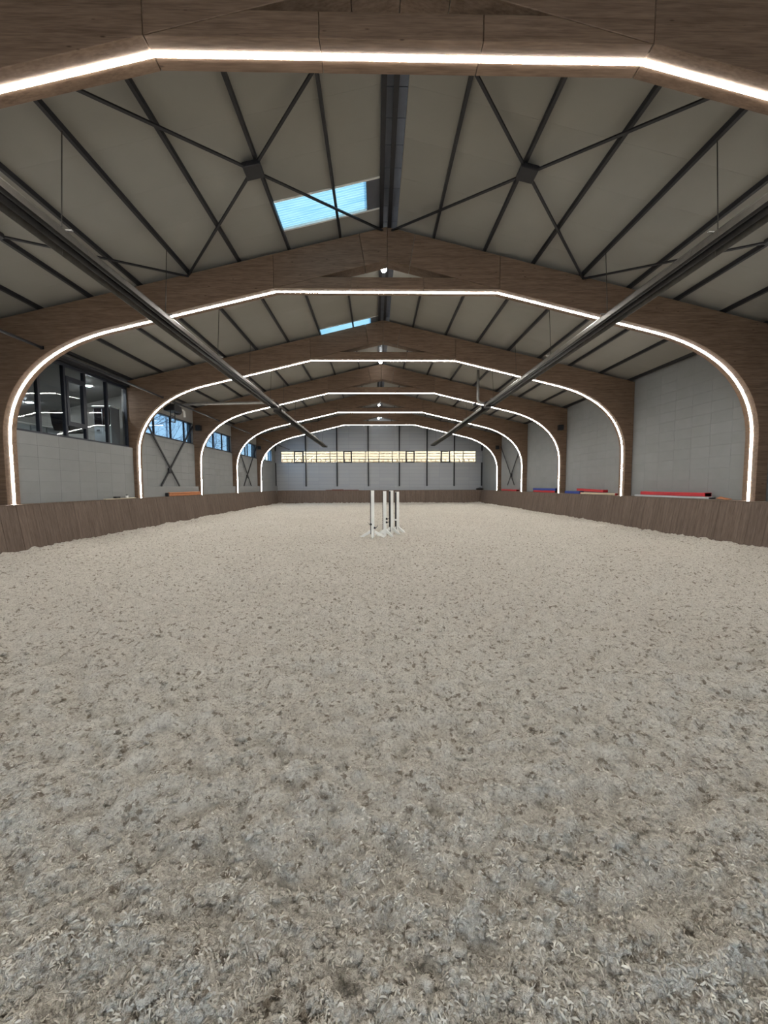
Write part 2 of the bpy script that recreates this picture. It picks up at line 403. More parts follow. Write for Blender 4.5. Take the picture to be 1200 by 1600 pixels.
block_wall(wleft, -1, yB + 0.2, yC + 0.02, ZK, ZG0, XL + 0.17, lim, rest)
for a, b in ((yC, yD), (yD, yE), (yE, yF), (yF, Y1)):
    block_wall(wleft, -1, a + 0.2, b - (0.2 if b != Y1 else 0), H - 0.02, ZW0 - 0.03, XL + 0.05, lim, rest)
o = rest.build('block_courses', 'block', wleft); o['kind'] = 'stuff'
one_box('backing', 'wallpaint', XL, XL + 0.13, yB + 0.2, yC + 0.02, 0, ZG0, wleft)
# plinth ledge along the left wall behind the kickboard
for a, b in ((yC, yD), (yD, yE), (yE, yF), (yF, Y1)):
    one_box('plinth', 'block', XL, XL + 0.22, a + 0.22, b - 0.12 if b != Y1 else Y1, 0, H - 0.01, wleft, 0.01)

# far wall with gable
def far_wall_mat():
    m, n, l, p = new_mat('far_wall_panels')
    t = n.new('ShaderNodeTexCoord'); mp = n.new('ShaderNodeMapping'); mp.inputs['Rotation'].default_value = (math.pi / 2, 0, 0)
    l.new(t.outputs['Object'], mp.inputs[0])
    br = n.new('ShaderNodeTexBrick'); br.offset = 0.0; br.inputs['Scale'].default_value = 1.0; br.inputs['Brick Width'].default_value = 1.5; br.inputs['Row Height'].default_value = 0.36
    br.inputs['Mortar Size'].default_value = 0.012; br.inputs['Color1'].default_value = lin(158, 161, 164); br.inputs['Color2'].default_value = lin(153, 156, 160); br.inputs['Mortar'].default_value = lin(140, 142, 146)
    l.new(mp.outputs[0], br.inputs['Vector']); l.new(br.outputs[0], p.inputs['Base Color']); p.inputs['Roughness'].default_value = 0.75
    return m
M['farwall'] = far_wall_mat()
ZE0, ZE1 = H + 2.24, H + 3.40; XE0, XE1 = -9.72, 9.68
mb = MB().box(-XW - TH, XW + TH, Y1, Y1 + TH, -0.12, ZE0)
mb.box(-XW - TH, XE0, Y1, Y1 + TH, ZE0, ZE1).box(XE1, XW + TH, Y1, Y1 + TH, ZE0, ZE1)
mb.prism([(-XW - TH, ZE1), (XW + TH, ZE1), (XW + TH, zr(XW + TH)), (0, zr(0)), (-XW - TH, zr(XW + TH))], Y1, Y1 + TH)
wf = struct(mb.build('wall_far', 'farwall'))
one_box('plinth', 'farwall', -XW, XW, Y1 - 0.1, Y1, 0, H - 0.08, wf, 0.01)
for x in (-10.24, -7.26, -4.18, -1.08, 2.01, 4.76, 7.49, 10.24):
    one_box('steel_post', 'steel', x - 0.06, x + 0.06, Y1 - 0.12, Y1 - 0.002, H - 0.08, ZE0, wf)
    one_box('steel_post', 'steel', x - 0.06, x + 0.06, Y1 - 0.12, Y1 - 0.002, ZE1, zr(x) - 0.03, wf)
for x in (-7.26, -4.18, -1.08, 2.01, 4.76, 7.49): one_box('steel_post', 'frame', x - 0.035, x + 0.035, Y1 + 0.02, Y1 + 0.1, ZE0, ZE1, wf)
# wall behind the camera
DW, DH = 2.2, 3.8                            # unseen gate opening added to let sky light into the foreground
mb = MB().box(-XW - TH, -DW, Y0 - TH, Y0, -0.12, DH).box(DW, XW + TH, Y0 - TH, Y0, -0.12, DH)
mb.prism([(-XW - TH, DH), (XW + TH, DH), (XW + TH, zr(XW + TH)), (0, zr(0)), (-XW - TH, zr(XW + TH))], Y0 - TH, Y0)
struct(mb.build('wall_back', 'wallpaint'))

# ------------------------------------------------------------------ roof
ceil = struct(empty('ceiling')); ceil['label'] = 'pale roof panels on dark steel purlins'
def slope_panel(side, xa, xb, y0, y1, name='roof_panel', mat='roofpanel', th=0.08, dz=0.0):
    pts = [(side * xa, zr(xa) + dz), (side * xb, zr(xb) + dz), (side * xb, zr(xb) + dz + th), (side * xa, zr(xa) + dz + th)]
    return MB().prism(pts, y0, y1).build(name, mat, ceil, 0.0015)
SK = [(9.08, 10.05), (16.14, 17.11)]
cuts = [Y0 - 0.3]
edges = [9.08, 10.05, 16.14, 17.11]
y = 9.08
while y > Y0 - 0.3: y -= 1.0; cuts.append(max(y, Y0 - 0.3))
cuts = sorted(set(cuts)) + [9.08, 10.05]
y = 10.05
while y < 16.14 - 1.02: y += 1.015; cuts.append(min(y, 16.14))
cuts += [16.14, 17.11]; y = 17.11
while y < Y1 + 0.4: y += 1.0; cuts.append(y)
cuts = sorted(set(round(c, 3) for c in cuts)); cuts = [c for i, c in enumerate(cuts) if i == 0 or c - cuts[i - 1] > 0.05]
XO = 10.85
for a, b in zip(cuts[:-1], cuts[1:]):
    slope_panel(1, 0.26, XO, a, b)
    if any(abs(a - s[0]) < 0.03 for s in SK): slope_panel(-1, 2.56, XO, a, b)
    else: slope_panel(-1, 0.20, XO, a, b)
# ridge flashing, in short sheets
y = Y0 - 0.3
while y < Y1 + 0.3:
    one_box('ridge_sheet', 'flash', -0.34, 0.40, y + 0.006, y + 0.574, zr(0.2) + 0.09, zr(0.2) + 0.11, ceil)
    one_box('ridge_cap', 'flash', -0.36, 0.42, y, y + 0.58, zr(0.2) + 0.115, zr(0.2) + 0.13, ceil); y += 0.58
# purlins
PX = [1.20, 2.52, 3.80, 5.08, 6.35, 7.62, 8.90, 10.12]
for s in (-1, 1):
    for x in PX:
        mb = MB().prism([(s * (x - 0.026), zt(x - 0.026) + 0.002), (s * (x + 0.026), zt(x + 0.026) + 0.002), (s * (x + 0.026), zr(x + 0.026) - 0.002), (s * (x - 0.026), zr(x - 0.026) - 0.002)], Y0, Y1)
        mb.build('purlin', 'steel', ceil)
for x in (-0.15, 0.055): one_box('ridge_purlin', 'steel', x - 0.045, x + 0.045, Y0, Y1, zt(0.12), zr(0.2), ceil)
# skylights
for i, (a, b) in enumerate(SK):
    e = struct(empty('window_%d' % (7 + i)))
    e['label'] = ['bright corrugated skylight sheet in the left roof slope nearest the camera', 'narrow bright skylight strip seen just above the third arch'][i]
    for xa, xb in ((0.50, 1.2), (1.2, 2.56)):
        vs, fs = [], []; K = 13
        for q in range(K * 2 + 1):
            yy = a + (b - a) * q / (2 * K); zz = 0.014 * (q % 2)
            vs += [(-xa, yy, zr(xa) + 0.03 + zz), (-xb, yy, zr(xb) + 0.03 + zz)]
        fs = [(2 * q, 2 * q + 1, 2 * q + 3, 2 * q + 2) for q in range(2 * K)]
        MB().add(vs, fs).build('skylight_sheet', 'skylight', e)
    MB().prism([(-0.18, zr(.18) - 0.004), (-0.5, zr(.5) - 0.004), (-0.5, zr(.5) + 0.08), (-0.18, zr(.18) + 0.08)], a, b).build('ridge_flap', 'flash', e)
    for yy in (a, b):
        MB().prism([(-0.2, zr(.2) - 0.012), (-2.5, zr(2.5) - 0.012), (-2.5, zr(2.5) + 0.07), (-0.2, zr(.2) + 0.07)], yy - 0.025, yy + 0.025).build('frame_bar', 'white', e)

# ------------------------------------------------------------------ glulam arches
def bez(t):
    p = [(10.0, H + 1.25), (10.0, H + 2.90), (8.60, H + 3.735), (7.2, H + 4.065)]
    u = 1 - t; cf = (u ** 3, 3 * u * u * t, 3 * u * t * t, t ** 3)
    return tuple(sum(c * q[k] for c, q in zip(cf, p)) for k in (0, 1))
KX, KZ = 2.92, H + 5.07
soffit = [(10.0, 0.0)] + [bez(i / 16) for i in range(17)] + [(KX, KZ)]
AT = 0.2; GAP = 0.004
def arch_parts(root):
    for s, mt in ((-1, 'glulam_l'), (1, 'glulam_r')):
        pts = [(s * x, z) for x, z in soffit]; pts[-1] = (s * (KX + GAP), KZ - GAP * RT)
        pts += [(s * (KX + GAP), zt(KX)), (s * XW, zt(XW)), (s * XW, 0.0)]
        MB().prism(pts, -AT, AT).build('haunch', mt, root, 0.006)
        r = 0.243
        MB().prism([(s * (KX - GAP), KZ + 0.006), (s * (KX - GAP), zt(KX)), (s * (0.72 + GAP), zt(0.72)), (s * (0.58 + GAP), KZ + r * (KX - 0.58))], -AT, AT).build('rafter', mt, root, 0.006)
        MB().prism([(s * (0.58 - GAP), KZ + r * (KX - 0.58)), (s * (0.72 - GAP), zt(0.72)), (s * GAP, zt(0)), (s * GAP, KZ + r * KX)], -AT, AT).build('apex_block', mt, root, 0.006)
    for x0, x1 in ((-KX, -0.94), (-0.94, 0.94), (0.94, KX)):
        top = KZ + 0.285
        if x0 < -2: pts = [(x0 + 0.01, KZ), (x1 - GAP, KZ), (x1 - GAP, top), (-KX + 0.285 / 0.243, top)]
        elif x1 > 2: pts = [(x0 + GAP, KZ), (x1 - 0.01, KZ), (KX - 0.285 / 0.243, top), (x0 + GAP, top)]
        else: pts = [(x0 + GAP, KZ), (x1 - GAP, KZ), (x1 - GAP, top), (x0 + GAP, top)]
        MB().prism(pts, -AT + 0.004, AT - 0.004).build('tie_beam', 'glulam_h', root, 0.005)
    # light strip along the soffit
    path = [(10.0, H - 0.52)] + [bez(i / 16) for i in range(17)] + [(KX, KZ)]
    path = path + [(-x, z) for x, z in reversed(path)]
    vs, fs = [], []; k = len(path); hw, th = 0.033, 0.007
    for i, (x, z) in enumerate(path):
        a, b = path[max(i - 1, 0)], path[min(i + 1, k - 1)]; dx, dz = b[0] - a[0], b[1] - a[1]; L = math.hypot(dx, dz)
        nx_, nz_ = dz / L, -dx / L
        if nx_ * (0 - x) + nz_ * (H + 2 - z) < 0: nx_, nz_ = -nx_, -nz_
        for off in (0.0015, th):
            for yy in (-hw, hw): vs.append((x + nx_ * off, yy, z + nz_ * off))
    for i in range(k - 1):
        o = i * 4; q = o + 4
        fs += [(o + 2, q + 2, q + 3, o + 3), (o, q, q + 2, o + 2), (o + 1, o + 3, q + 3, q + 1)]
    MB().add(vs, fs).build('light_strip', 'led', root)
root = empty('glulam_arch', (0, yA, 0)); arch_parts(root)
behind = copy_tree(root); behind.location = (0, yA - SP, 0); tag(behind, 'extra timber arch added behind the camera, unseen, its strip lighting the foreground', 'arch', 'lit timber arches along the hall')  # unseen arch added so its light strip brightens the foreground
ARCH_LABELS = ['nearest timber arch whose lit tie beam crosses the very top of the picture',
 'timber arch whose light strip spans nearly the full picture width, before the gallery window',
 'timber arch standing right behind the gallery window, third light strip from the camera',
 'timber arch with speakers just past the first cross-braced left wall bay, fourth from camera',
 'fifth timber arch from the camera, before the farthest cross-braced wall bay',
 'farthest and smallest timber arch, closest to the far wall window band']
for i, y in enumerate(YS):
    o = root if i == 0 else copy_tree(root)
    o.location = (0, y, 0); tag(o, ARCH_LABELS[i], 'arch', 'lit timber arches along the hall')

# ------------------------------------------------------------------ kickboards
PW = 0.25
def plank_mesh(wd, ln):
    mb = MB().box(0.002, wd - 0.002, -0.03, 0.0, 0, ln); me = mb.mesh('plank'); bm = bmesh.new(); bm.from_mesh(me)
    bmesh.ops.recalc_face_normals(bm, faces=bm.faces); bmesh.ops.bevel(bm, geom=bm.edges[:], offset=0.004, segments=1, affect='EDGES'); bm.to_mesh(me); bm.free()
    me.materials.append(M['plank']); return me
KT = H - 0.50; LEAN = math.atan2(0.2, KT + 0.06); PL = plank_mesh(PW, math.hypot(0.2, KT + 0.06))
def kickboard(label, origin, rz, length, ledges):
    root = tag(empty('kickboard', origin, rz), label, 'kickboard', 'planked kickboards round the arena')
    for i in range(int(length / PW)):
        inst('plank', PL, root, (i * PW, random.uniform(-.004, .004), -0.06), (-LEAN, 0, 0))
    n_ = int(length / PW) * PW
    MB().box(0, n_, 0.165, 0.27, KT, KT + 0.03).build('top_rail', 'plank', root, 0.004)
    for a_, b_, d_ in ledges: MB().box(a_, b_, 0.275, d_, KT, KT + 0.03).build('ledge_board', 'plank', root, 0.004)
    return root
# local +x runs along the board, local +y points away from the arena
kickboard('long leaning brown plank kickboard along the left side, under the gallery window', (-9.7, -2.0, 0), math.pi / 2, 40.6, [(a + 2.0 + .22, b + 2.0 - .22, .37) for a, b in zip(YS[:-1], YS[1:])])
kickboard('long leaning brown plank kickboard along the right side, under the red boards', (9.7, 38.6, 0), -math.pi / 2, 40.6, [(38.6 - b + .22, 38.6 - a - .22, .58) for a, b in zip(YS[:-1], YS[1:])])
kickboard('low brown plank kickboard across the far end, behind the jump stands', (-9.87, 38.55, 0), 0, 19.75, [(0.2, 19.5, 1.2)])

# ------------------------------------------------------------------ windows
def xbar(mat, parent, name, x0, x1, y0, y1, z0, z1): return one_box(name, mat, x0, x1, y0, y1, z0, z1, parent)
# gallery window
gw = struct(empty('window_1')); gw['label'] = 'dark framed gallery window above the white block wall on the left'
gys = [yB + 0.16, 12.2, 13.22, 14.12, 15.25, 16.42]
for i, y in enumerate(gys): xbar('frame', gw, 'mullion', XL - 0.08, XL + 0.03, y - 0.04, y + 0.04, ZG0, ZG1)
for a, b in zip(gys[:-1], gys[1:]):
    xbar('frame', gw, 'rail', XL - 0.08, XL + 0.03, a + 0.04, b - 0.04, ZG0, ZG0 + 0.07); xbar('frame', gw, 'rail', XL - 0.08, XL + 0.03, a + 0.04, b - 0.04, ZG1 - 0.08, ZG1)
    xbar('gglass', gw, 'pane', XL - 0.03, XL - 0.018, a + 0.04, b - 0.04, ZG0 + 0.07, ZG1 - 0.08)
sash = empty('opening_sash'); sash.parent = gw
a, b = gys[2] + 0.04, gys[3] - 0.04
for z0, z1 in ((H + 1.98, H + 2.12), (H + 3.42, H + 3.56)): xbar('frame', sash, 'sash_rail', XL - 0.06, XL + 0.05, a, b, z0, z1)
for q in (a, b - 0.09): xbar('frame', sash, 'sash_stile', XL - 0.06, XL + 0.05, q, q + 0.09, H + 2.12, H + 3.42)
one_box('lintel', 'steel', XL - 0.05, XL + 0.16, yB + 0.2, yC - 0.2, ZG1, ZG1 + 0.16, gw)
# left clerestory windows
names = ['first', 'second', 'third', 'last']
bays = [(yC + 0.25, yD - 0.25, [18.52, 20.02, 21.4]), (yD + 0.25, yE - 0.25, [24.05, 25.15, 26.55]), (yE + 0.25, yF - 0.25, [29.9, 31.2, 31.75, 32.9]), (yF + 0.25, 38.62, [35.4, 36.9, 37.8])]
wl_labels = ['blue daylight window band above the first cross-braced left wall bay', 'blue daylight window band on the left between the fourth and fifth arch', 'blue daylight window band above the farther cross-braced left wall bay', 'small blue daylight window on the left nearest the far wall']
for i, (a, b, ms) in enumerate(bays):
    e = struct(empty('window_%d' % (2 + i))); e['label'] = wl_labels[i]
    xbar('frame', e, 'window_sill', XL - 0.16, XL + 0.03, a, b, ZW0, ZW0 + 0.05); xbar('frame', e, 'window_head', XL - 0.16, XL, a, b, ZW1 - 0.05, ZW1)
    cuts_ = [a] + ms + [b]
    for y in cuts_: xbar('frame', e, 'mullion', XL - 0.15, XL - 0.07, y - 0.03, y + 0.03, ZW0 + 0.05, ZW1 - 0.05)
    for p, q in zip(cuts_[:-1], cuts_[1:]): xbar('tinted' if i < 3 else 'lglass', e, 'pane', XL - 0.115, XL - 0.105, p + 0.03, q - 0.03, ZW0 + 0.05, ZW1 - 0.05)
# far window band
e = struct(empty('window_6')); e['label'] = 'long bright window band of many panes in the far wall'
ex = [-9.72, -8.41, -7.5, -6.2, -4.88, -3.53, -2.72, -1.36, 0.0, 1.31, 2.65, 3.51, 4.82, 6.16, 7.06, 8.4, 9.68]
for x in ex: one_box('mullion', 'frame', x - 0.028, x + 0.028, Y1 + 0.03, Y1 + 0.11, ZE0 + 0.04, ZE1 - 0.04, e)
one_box('window_sill', 'frame', XE0, XE1, Y1 - 0.02, Y1 + 0.13, ZE0, ZE0 + 0.04, e); one_box('window_head', 'frame', XE0, XE1, Y1 - 0.02, Y1 + 0.13, ZE1 - 0.04, ZE1, e)
for i, (a, b) in enumerate(zip(ex[:-1], ex[1:])):
    one_box('pane', 'fglass', a + 0.028, b - 0.028, Y1 + 0.07, Y1 + 0.08, ZE0 + 0.04, ZE1 - 0.04, e)
    if i in (1, 5, 10, 13):
        s_ = empty('opening_sash'); s_.parent = e
        for q in (a, b - 0.1): one_box('sash_stile', 'black', q, q + 0.1, Y1 - 0.05, Y1 + 0.03, ZE0, ZE1, s_)
        for z0 in (ZE0, ZE1 - 0.09): one_box('sash_rail', 'black', a + 0.1, b - 0.1, Y1 - 0.05, Y1 + 0.03, z0, z0 + 0.09, s_)

# ------------------------------------------------------------------ outside
fa = tag(empty('neighbouring_building', (0, 47, 0)), 'sunlit cream boarded facade seen through the far window band', 'building')
one_box('backing', 'facadejoint', -14, 14, 0.05, 0.4, -0.12, 9, fa)
z = 0.0; row = 0
while z < 9:
    if row % 4 == 2:
        x = -14
        while x < 14: one_box('cladding_block', 'facade', x + 0.02, x + 0.49, 0, 0.05, z + 0.02, z + 0.265, fa); x += 0.56
    else: one_box('cladding_board', 'facade', -14, 14, 0, 0.05, z + 0.02, z + 0.265, fa)
    z += 0.32; row += 1
def bare_tree(label, x, y, h, seed):
    r_ = random.Random(seed); root = tag(empty('bare_tree', (x, y, -0.12)), label, 'tree', 'bare trees outside the left windows')
    tr = MB().tube([(0, 0, 0), (0.05, 0, h * .35), (-0.05, 0.1, h * .7), (0, 0, h)], 0.14, 6, 0.03); tr.build('trunk', 'bark', root)
    mb = MB()
    def br(p, d, L, rad, depth):
        q = p + d * L; mb.tube([p, q], rad, 4, rad * .6)
        if depth == 0: return
        for k in range(4):
            nd = (d * 0.7 + Vector((r_.uniform(-1, 1), r_.uniform(-1, 1), r_.uniform(-.3, .7))) * 0.7).normalized()
            br(p + d * L * (0.35 + 0.2 * k), nd, L * r_.uniform(.5, .7), rad * .6, depth - 1)
    for k in range(11):
        zz = h * (0.2 + 0.05 * k); a = r_.uniform(0, 6.28)
        br(Vector((0, 0, zz)), Vector((math.cos(a), math.sin(a), 0.35)).normalized(), h * .28, 0.03, 2)
    mb.build('branches', 'bark', root)
tl = ['bare tree outside the window band of the first braced left bay, nearer one', 'bare tree outside the first braced left bay, farther one', 'bare tree outside the left window between fourth and fifth arch', 'bare tree outside the farther braced left bay', 'bare tree outside the small left window by the far wall']
for i, (x, y, h) in enumerate([(-15.5, 26.5, 9), (-17.5, 33.5, 10), (-16.5, 40.5, 9), (-21, 52, 10), (-17.5, 64, 10)]): bare_tree(tl[i], x, y, h, i + 3)

# ------------------------------------------------------------------ gallery room behind the glass
def gz_(x): return H + 6.45 - RT * abs(x)
GF = H + 0.85
struct(one_box('gallery_floor', 'concrete', -15.3, XL - 0.1, 10.4, 17.7, GF - 0.15, GF))
struct(MB().prism([(-15.3, gz_(15.3)), (XL - 0.1, gz_(10.4)), (XL - 0.1, gz_(10.4) + 0.15), (-15.3, gz_(15.3) + 0.15)], 10.4, 17.7).build('gallery_ceiling', 'wallpaint'))
struct(one_box('wall_gallery_end', 'greywall', -15.3, XL - 0.3, 17.4, 17.7, GF, gz_(15.3) + 1.3))
struct(one_box('wall_gallery_back', 'greywall', -15.3, -15.0, 10.4, 17.4, GF, gz_(15.3) + 0.1))
struct(one_box('wall_gallery_near', 'greywall', -15.0, XL - 0.3, 10.4, 10.6, GF, gz_(15.3) + 1.3))
for x, y, lb in ((-13.56, 15.77, 'left'), (-11.14, 15.54, 'right')):
    e = tag(empty('ceiling_spot', (x, y, gz_(x))), 'bright %s ceiling spot glowing behind the gallery glass' % lb, 'lamp', 'gallery ceiling spots')
    MB().tube([(0, 0, 0.03), (0, 0, -0.04)], 0.13, 16).build('housing', 'white', e)
    MB().tube([(0, 0, -0.04), (0, 0, -0.055)], 0.11, 16).build('lens', 'gspot', e)
cb = tag(empty('display_cabinet', (-10.95, 16.15, GF)), 'grey cabinet with dark glass upper doors behind the gallery glass', 'cabinet')
cz = 2.28
MB().box(-0.32, 0.32, -0.22, 0.3, 0, cz - 0.04).build('body', 'cabinet', cb, 0.005)
MB().box(-0.36, 0.36, -0.26, 0.32, cz - 0.04, cz).build('top', 'white', cb, 0.005)
MB().box(0.321, 0.335, -0.2, 0.3, 0.02, cz - 0.06).build('side_panel', 'cabside', cb)
for s in (-1, 1):
    d = MB().box(s * 0.155 - 0.14, s * 0.155 + 0.14, -0.24, -0.221, 1.52, cz - 0.1).build('upper_door', 'darkglass', cb)
    d2 = MB().box(s * 0.155 - 0.15, s * 0.155 + 0.15, -0.24, -0.221, 0.05, 1.45).build('lower_door', 'cabinet', cb)
    MB().box(s * 0.155 - 0.06, s * 0.155 + 0.06, -0.258, -0.241, 1.3, 1.36).build('handle', 'cabside', d2)
ds = tag(empty('counter', (-12.0, 14.0, GF)), 'pale counter standing in the gallery room below the screen', 'counter')
MB().box(-0.4, 0.4, -1.2, 0.75, 1.18, 1.23).build('worktop', 'white', ds, 0.005)
for y0, y1 in ((-1.15, -0.55), (-0.5, 0.1), (0.15, 0.7)): MB().box(-0.36, 0.36, y0, y1, 0, 1.18).build('base_unit', 'cabinet', ds, 0.01)
tv = tag(empty('monitor', (-12.1, 13.15, GF + 1.23)), 'blue glowing screen on the counter at the gallery glass edge', 'screen')
MB().box(-0.1, 0.1, -0.15, 0.15, 0, 0.02).build('foot', 'black', tv); MB().box(-0.03, 0.0, -0.03, 0.03, 0.02, 0.12).build('neck', 'black', tv)
MB().box(0.0, 0.04, -0.34, 0.34, 0.1, 0.52).build('housing', 'black', tv, 0.008); MB().box(0.04, 0.045, -0.31, 0.31, 0.13, 0.49).build('display', 'screen', tv)
ch = tag(empty('lounge_chair', (-11.15, 14.35, GF)), 'black curved lounge chair standing in the gallery room', 'chair')
prof = [(-0.32, 1.75), (-0.26, 1.70), (-0.18, 1.42), (0.0, 1.32), (0.25, 1.3), (0.42, 1.2), (0.46, 1.08), (0.4, 1.04), (0.2, 1.1), (-0.2, 1.08), (-0.3, 1.3), (-0.36, 1.7)]
mbx = MB().prism([(y_, z_) for y_, z_ in prof], -0.28, 0.28); mbx.v = [(v[1], v[0], v[2]) for v in mbx.v]; mbx.build('seat_shell', 'black', ch, 0.02)
MB().tube([(0, 0, 0.05), (0, 0, 1.1)], 0.03, 10).build('pedestal', 'galv', ch); MB().tube([(0, 0, 0), (0, 0, 0.05)], 0.24, 20).build('base', 'galv', ch)

# ------------------------------------------------------------------ steel bracing
def brace(name, label, corners, up, parent_group, plate=0.17, wd=0.05):
    a, b, c, d = [Vector(q) for q in corners]; m_ = (a + b + c + d) / 4
    root = tag(empty(name, m_), label, 'brace', parent_group)
    off = Vector(up) * 0.016
    for p, q, o in ((a, c, off), (b, d, -off)): MB().bar(p - m_ + o, q - m_ + o, wd, 0.03, up).build('rod', 'steel', root)
    if plate:
        u = Vector(up); t1 = (b - a).normalized(); t2 = u.cross(t1).normalized()
        vs = [t1 * sx * plate + t2 * sy * plate + u * sz * 0.05 for sz in (-1, 1) for sx, sy in ((-1, -1), (1, -1), (1, 1), (-1, 1))]
        MB().add(vs, [(0, 3, 2, 1), (4, 5, 6, 7), (0, 1, 5, 4), (1, 2, 6, 5), (2, 3, 7, 6), (3, 0, 4, 7)]).build('gusset_plate', 'steel', root, 0.01)
    return root
pos = {(-1, 0): 'left of the ridge', (1, 0): 'right of the ridge', (-1, 1): 'low by the left eave', (1, 1): 'low by the right eave'}
for (ya, yb_), where in (((yA, yB), 'nearest roof bay'), ((yE, yF), 'farthest arch bay')):
    for s in (-1, 1):
        for k, (xa, xb) in enumerate(((0.12, 5.08), (5.08, 10.1))):
            zc = lambda x: zt(x) - 0.05
            cs = [(s * xa, ya + 0.2, zc(xa)), (s * xb, ya + 0.2, zc(xb)), (s * xb, yb_ - 0.2, zc(xb)), (s * xa, yb_ - 0.2, zc(xa))]
            brace('roof_brace', 'dark steel cross brace under the roof %s, %s' % (pos[(s, k)], where), cs, (s * math.sin(SL), 0, math.cos(SL)), 'roof cross braces')
for s, ya, yb_, lb in ((-1, yC, yD, 'black steel cross brace on the left wall under the first blue window band'), (-1, yE, yF, 'black steel cross brace on the left wall in the farther window bay'), (1, yE, yF, 'black steel cross brace on the right wall near the far end')):
    x = s * (XW - 0.12)
    z0, z1 = H - 0.0, H + 3.2
    ym = (ya + yb_) / 2
    cs = [(x, ya + 1.75, z0), (x, yb_ - 1.75, z0), (x, yb_ - 0.22, z1), (x, ya + 0.22, z1)]
    # rods cross low on the wall and run on down to the ledge
    root = tag(empty('wall_brace', (x, ym, H)), lb, 'brace', 'wall cross braces')
    A, B = Vector((0, -2.45, 3.2)), Vector((0, 2.45, 3.2)); C = Vector((0, 0.72, 0.0)); D = Vector((0, -0.92, 0.0))
    MB().bar(A + Vector((.02, 0, 0)), C + Vector((.02, 0, 0)), 0.09, 0.03, (1, 0, 0)).build('rod', 'steel', root)
    MB().bar(B - Vector((.02, 0, 0)), D - Vector((.02, 0, 0)), 0.09, 0.03, (1, 0, 0)).build('rod', 'steel', root)
    MB().box(-0.035, 0.035, -0.26, -0.06, 0.62, 0.86).build('gusset_plate', 'steel', root, 0.01)
st_names = ['overhead', 'beside the gallery window', 'in the first blue window bay', 'between fourth and fifth arch', 'in the farther braced bay', 'at the far wall']
for i in range(6):
    a = YS[i] + 0.2; b = (YS[i + 1] - 0.2) if i < 5 else Y1 - 0.15
    e = tag(empty('eave_strut', (-8.85, a, H + 3.55)), 'thin steel strut pipe under the left eave %s' % st_names[i], 'pipe', 'left eave struts')
    MB().tube([(0, 0, 0), (0, b - a, 0)], 0.035, 10).build('pipe', 'steel', e, 0, True)
    for y_ in (0.02, b - a - 0.02): MB().box(-0.042, 0.042, y_ - 0.012, y_ + 0.012, -0.042, 0.042).build('end_plate', 'steel', e)

# ------------------------------------------------------------------ radiant tube heaters
def heater(label, x, ya, yb_, flue, z=H + 3.80):
    L = yb_ - ya; s = 1 if x > 0 else -1
    root = tag(empty('tube_heater', (x, ya, z)), label, 'heater', 'radiant tube heaters under the roof')
    pr = [(-0.22, -0.05), (-0.20, 0.06), (-0.11, 0.15), (0.11, 0.15), (0.20, 0.06), (0.22, -0.05)]
    t = 0.006; inner = [(px * 0.965, pz - (0.008 if abs(px) < .2 else 0)) for px, pz in reversed(pr)]
    pts = pr + inner
    mb = MB(); k = len(pr)
    seg = int(L / 3) or 1
    for i in range(seg):
        y0, y1 = L * i / seg + 0.004, L * (i + 1) / seg - 0.004
        m2 = MB()
        for j in range(k - 1): m2.prism([pr[j], pr[j + 1], inner[k - 2 - j], inner[k - 1 - j]], y0, y1)
        m2.build('reflector_section', 'hood', root)
    for dx in (-0.085, 0.085): MB().tube([(dx, 0.02, 0.04), (dx, L - 0.02, 0.04)], 0.05, 12).build('burner_tube', 'tube', root, 0, True)
    for y_ in (0.0, L): MB().box(-0.2, 0.2, y_ - 0.01, y_ + 0.01, -0.04, 0.13).build('end_plate', 'tube', root)
    # hanging wires from the nearest purlin
    y = 1.0 if ya > 10 else (6.55 - ya)
    step = 3.05
    while y < L - 0.3:
        px = s * 5.08 - x
        MB().tube([(px * 0.3, y, 0.15), (px, y, zt(5.08) - z)], 0.008, 5).build('hanging_wire', 'wire', root)
        MB().bar((-0.2, y, 0.155), (0.2, y, 0.155), 0.03, 0.02).build('hanger_bracket', 'galv', root)
        y += step
    if flue:
        bx_ = MB().box(-0.16, 0.16, L - 0.02, L + 0.42, -0.06, 0.2).build('burner_box', 'tube', root, 0.015)
        MB().tube([(0, L + 0.42, 0.06), (0, L + 0.5, 0.06)], 0.05, 12).build('gas_inlet', 'galv', root)
    if flue == 'side': MB().tube([(-0.1, L + 0.2, 0.2), (-0.16, L + 0.2, 0.235), (-4.2, L + 0.2, 0.17), (-5.0, L + 0.2, 0.12)], 0.065, 12).build('flue_pipe', 'galv', root, 0, True)
    if flue == 'up':
        MB().tube([(-0.1, L + 0.2, 0.12), (-0.4, L + 0.2, 0.16), (-0.5, L + 0.2, 0.3), (-0.5, L + 0.2, zr(4.6) - z)], 0.065, 12).build('flue_pipe', 'galv', root, 0, True)
        MB().box(-0.74, -0.58, L + 0.1, L + 0.3, 0.02, 0.14).build('fan_box', 'black', root, 0.01)
heater('long radiant tube heater hanging left of centre, nearest the camera', -5.2, 0.5, 19.6, 'side')
heater('long radiant tube heater hanging right of centre, nearest the camera', 5.2, 0.5, 19.6, 'up', H + 3.86)
heater('radiant tube heater hanging left of centre, running on to the far wall', -5.2, 20.25, 39.0, None, H + 3.72)
heater('radiant tube heater hanging right of centre, running on to the far wall', 5.2, 20.25, 39.0, None, H + 3.84)

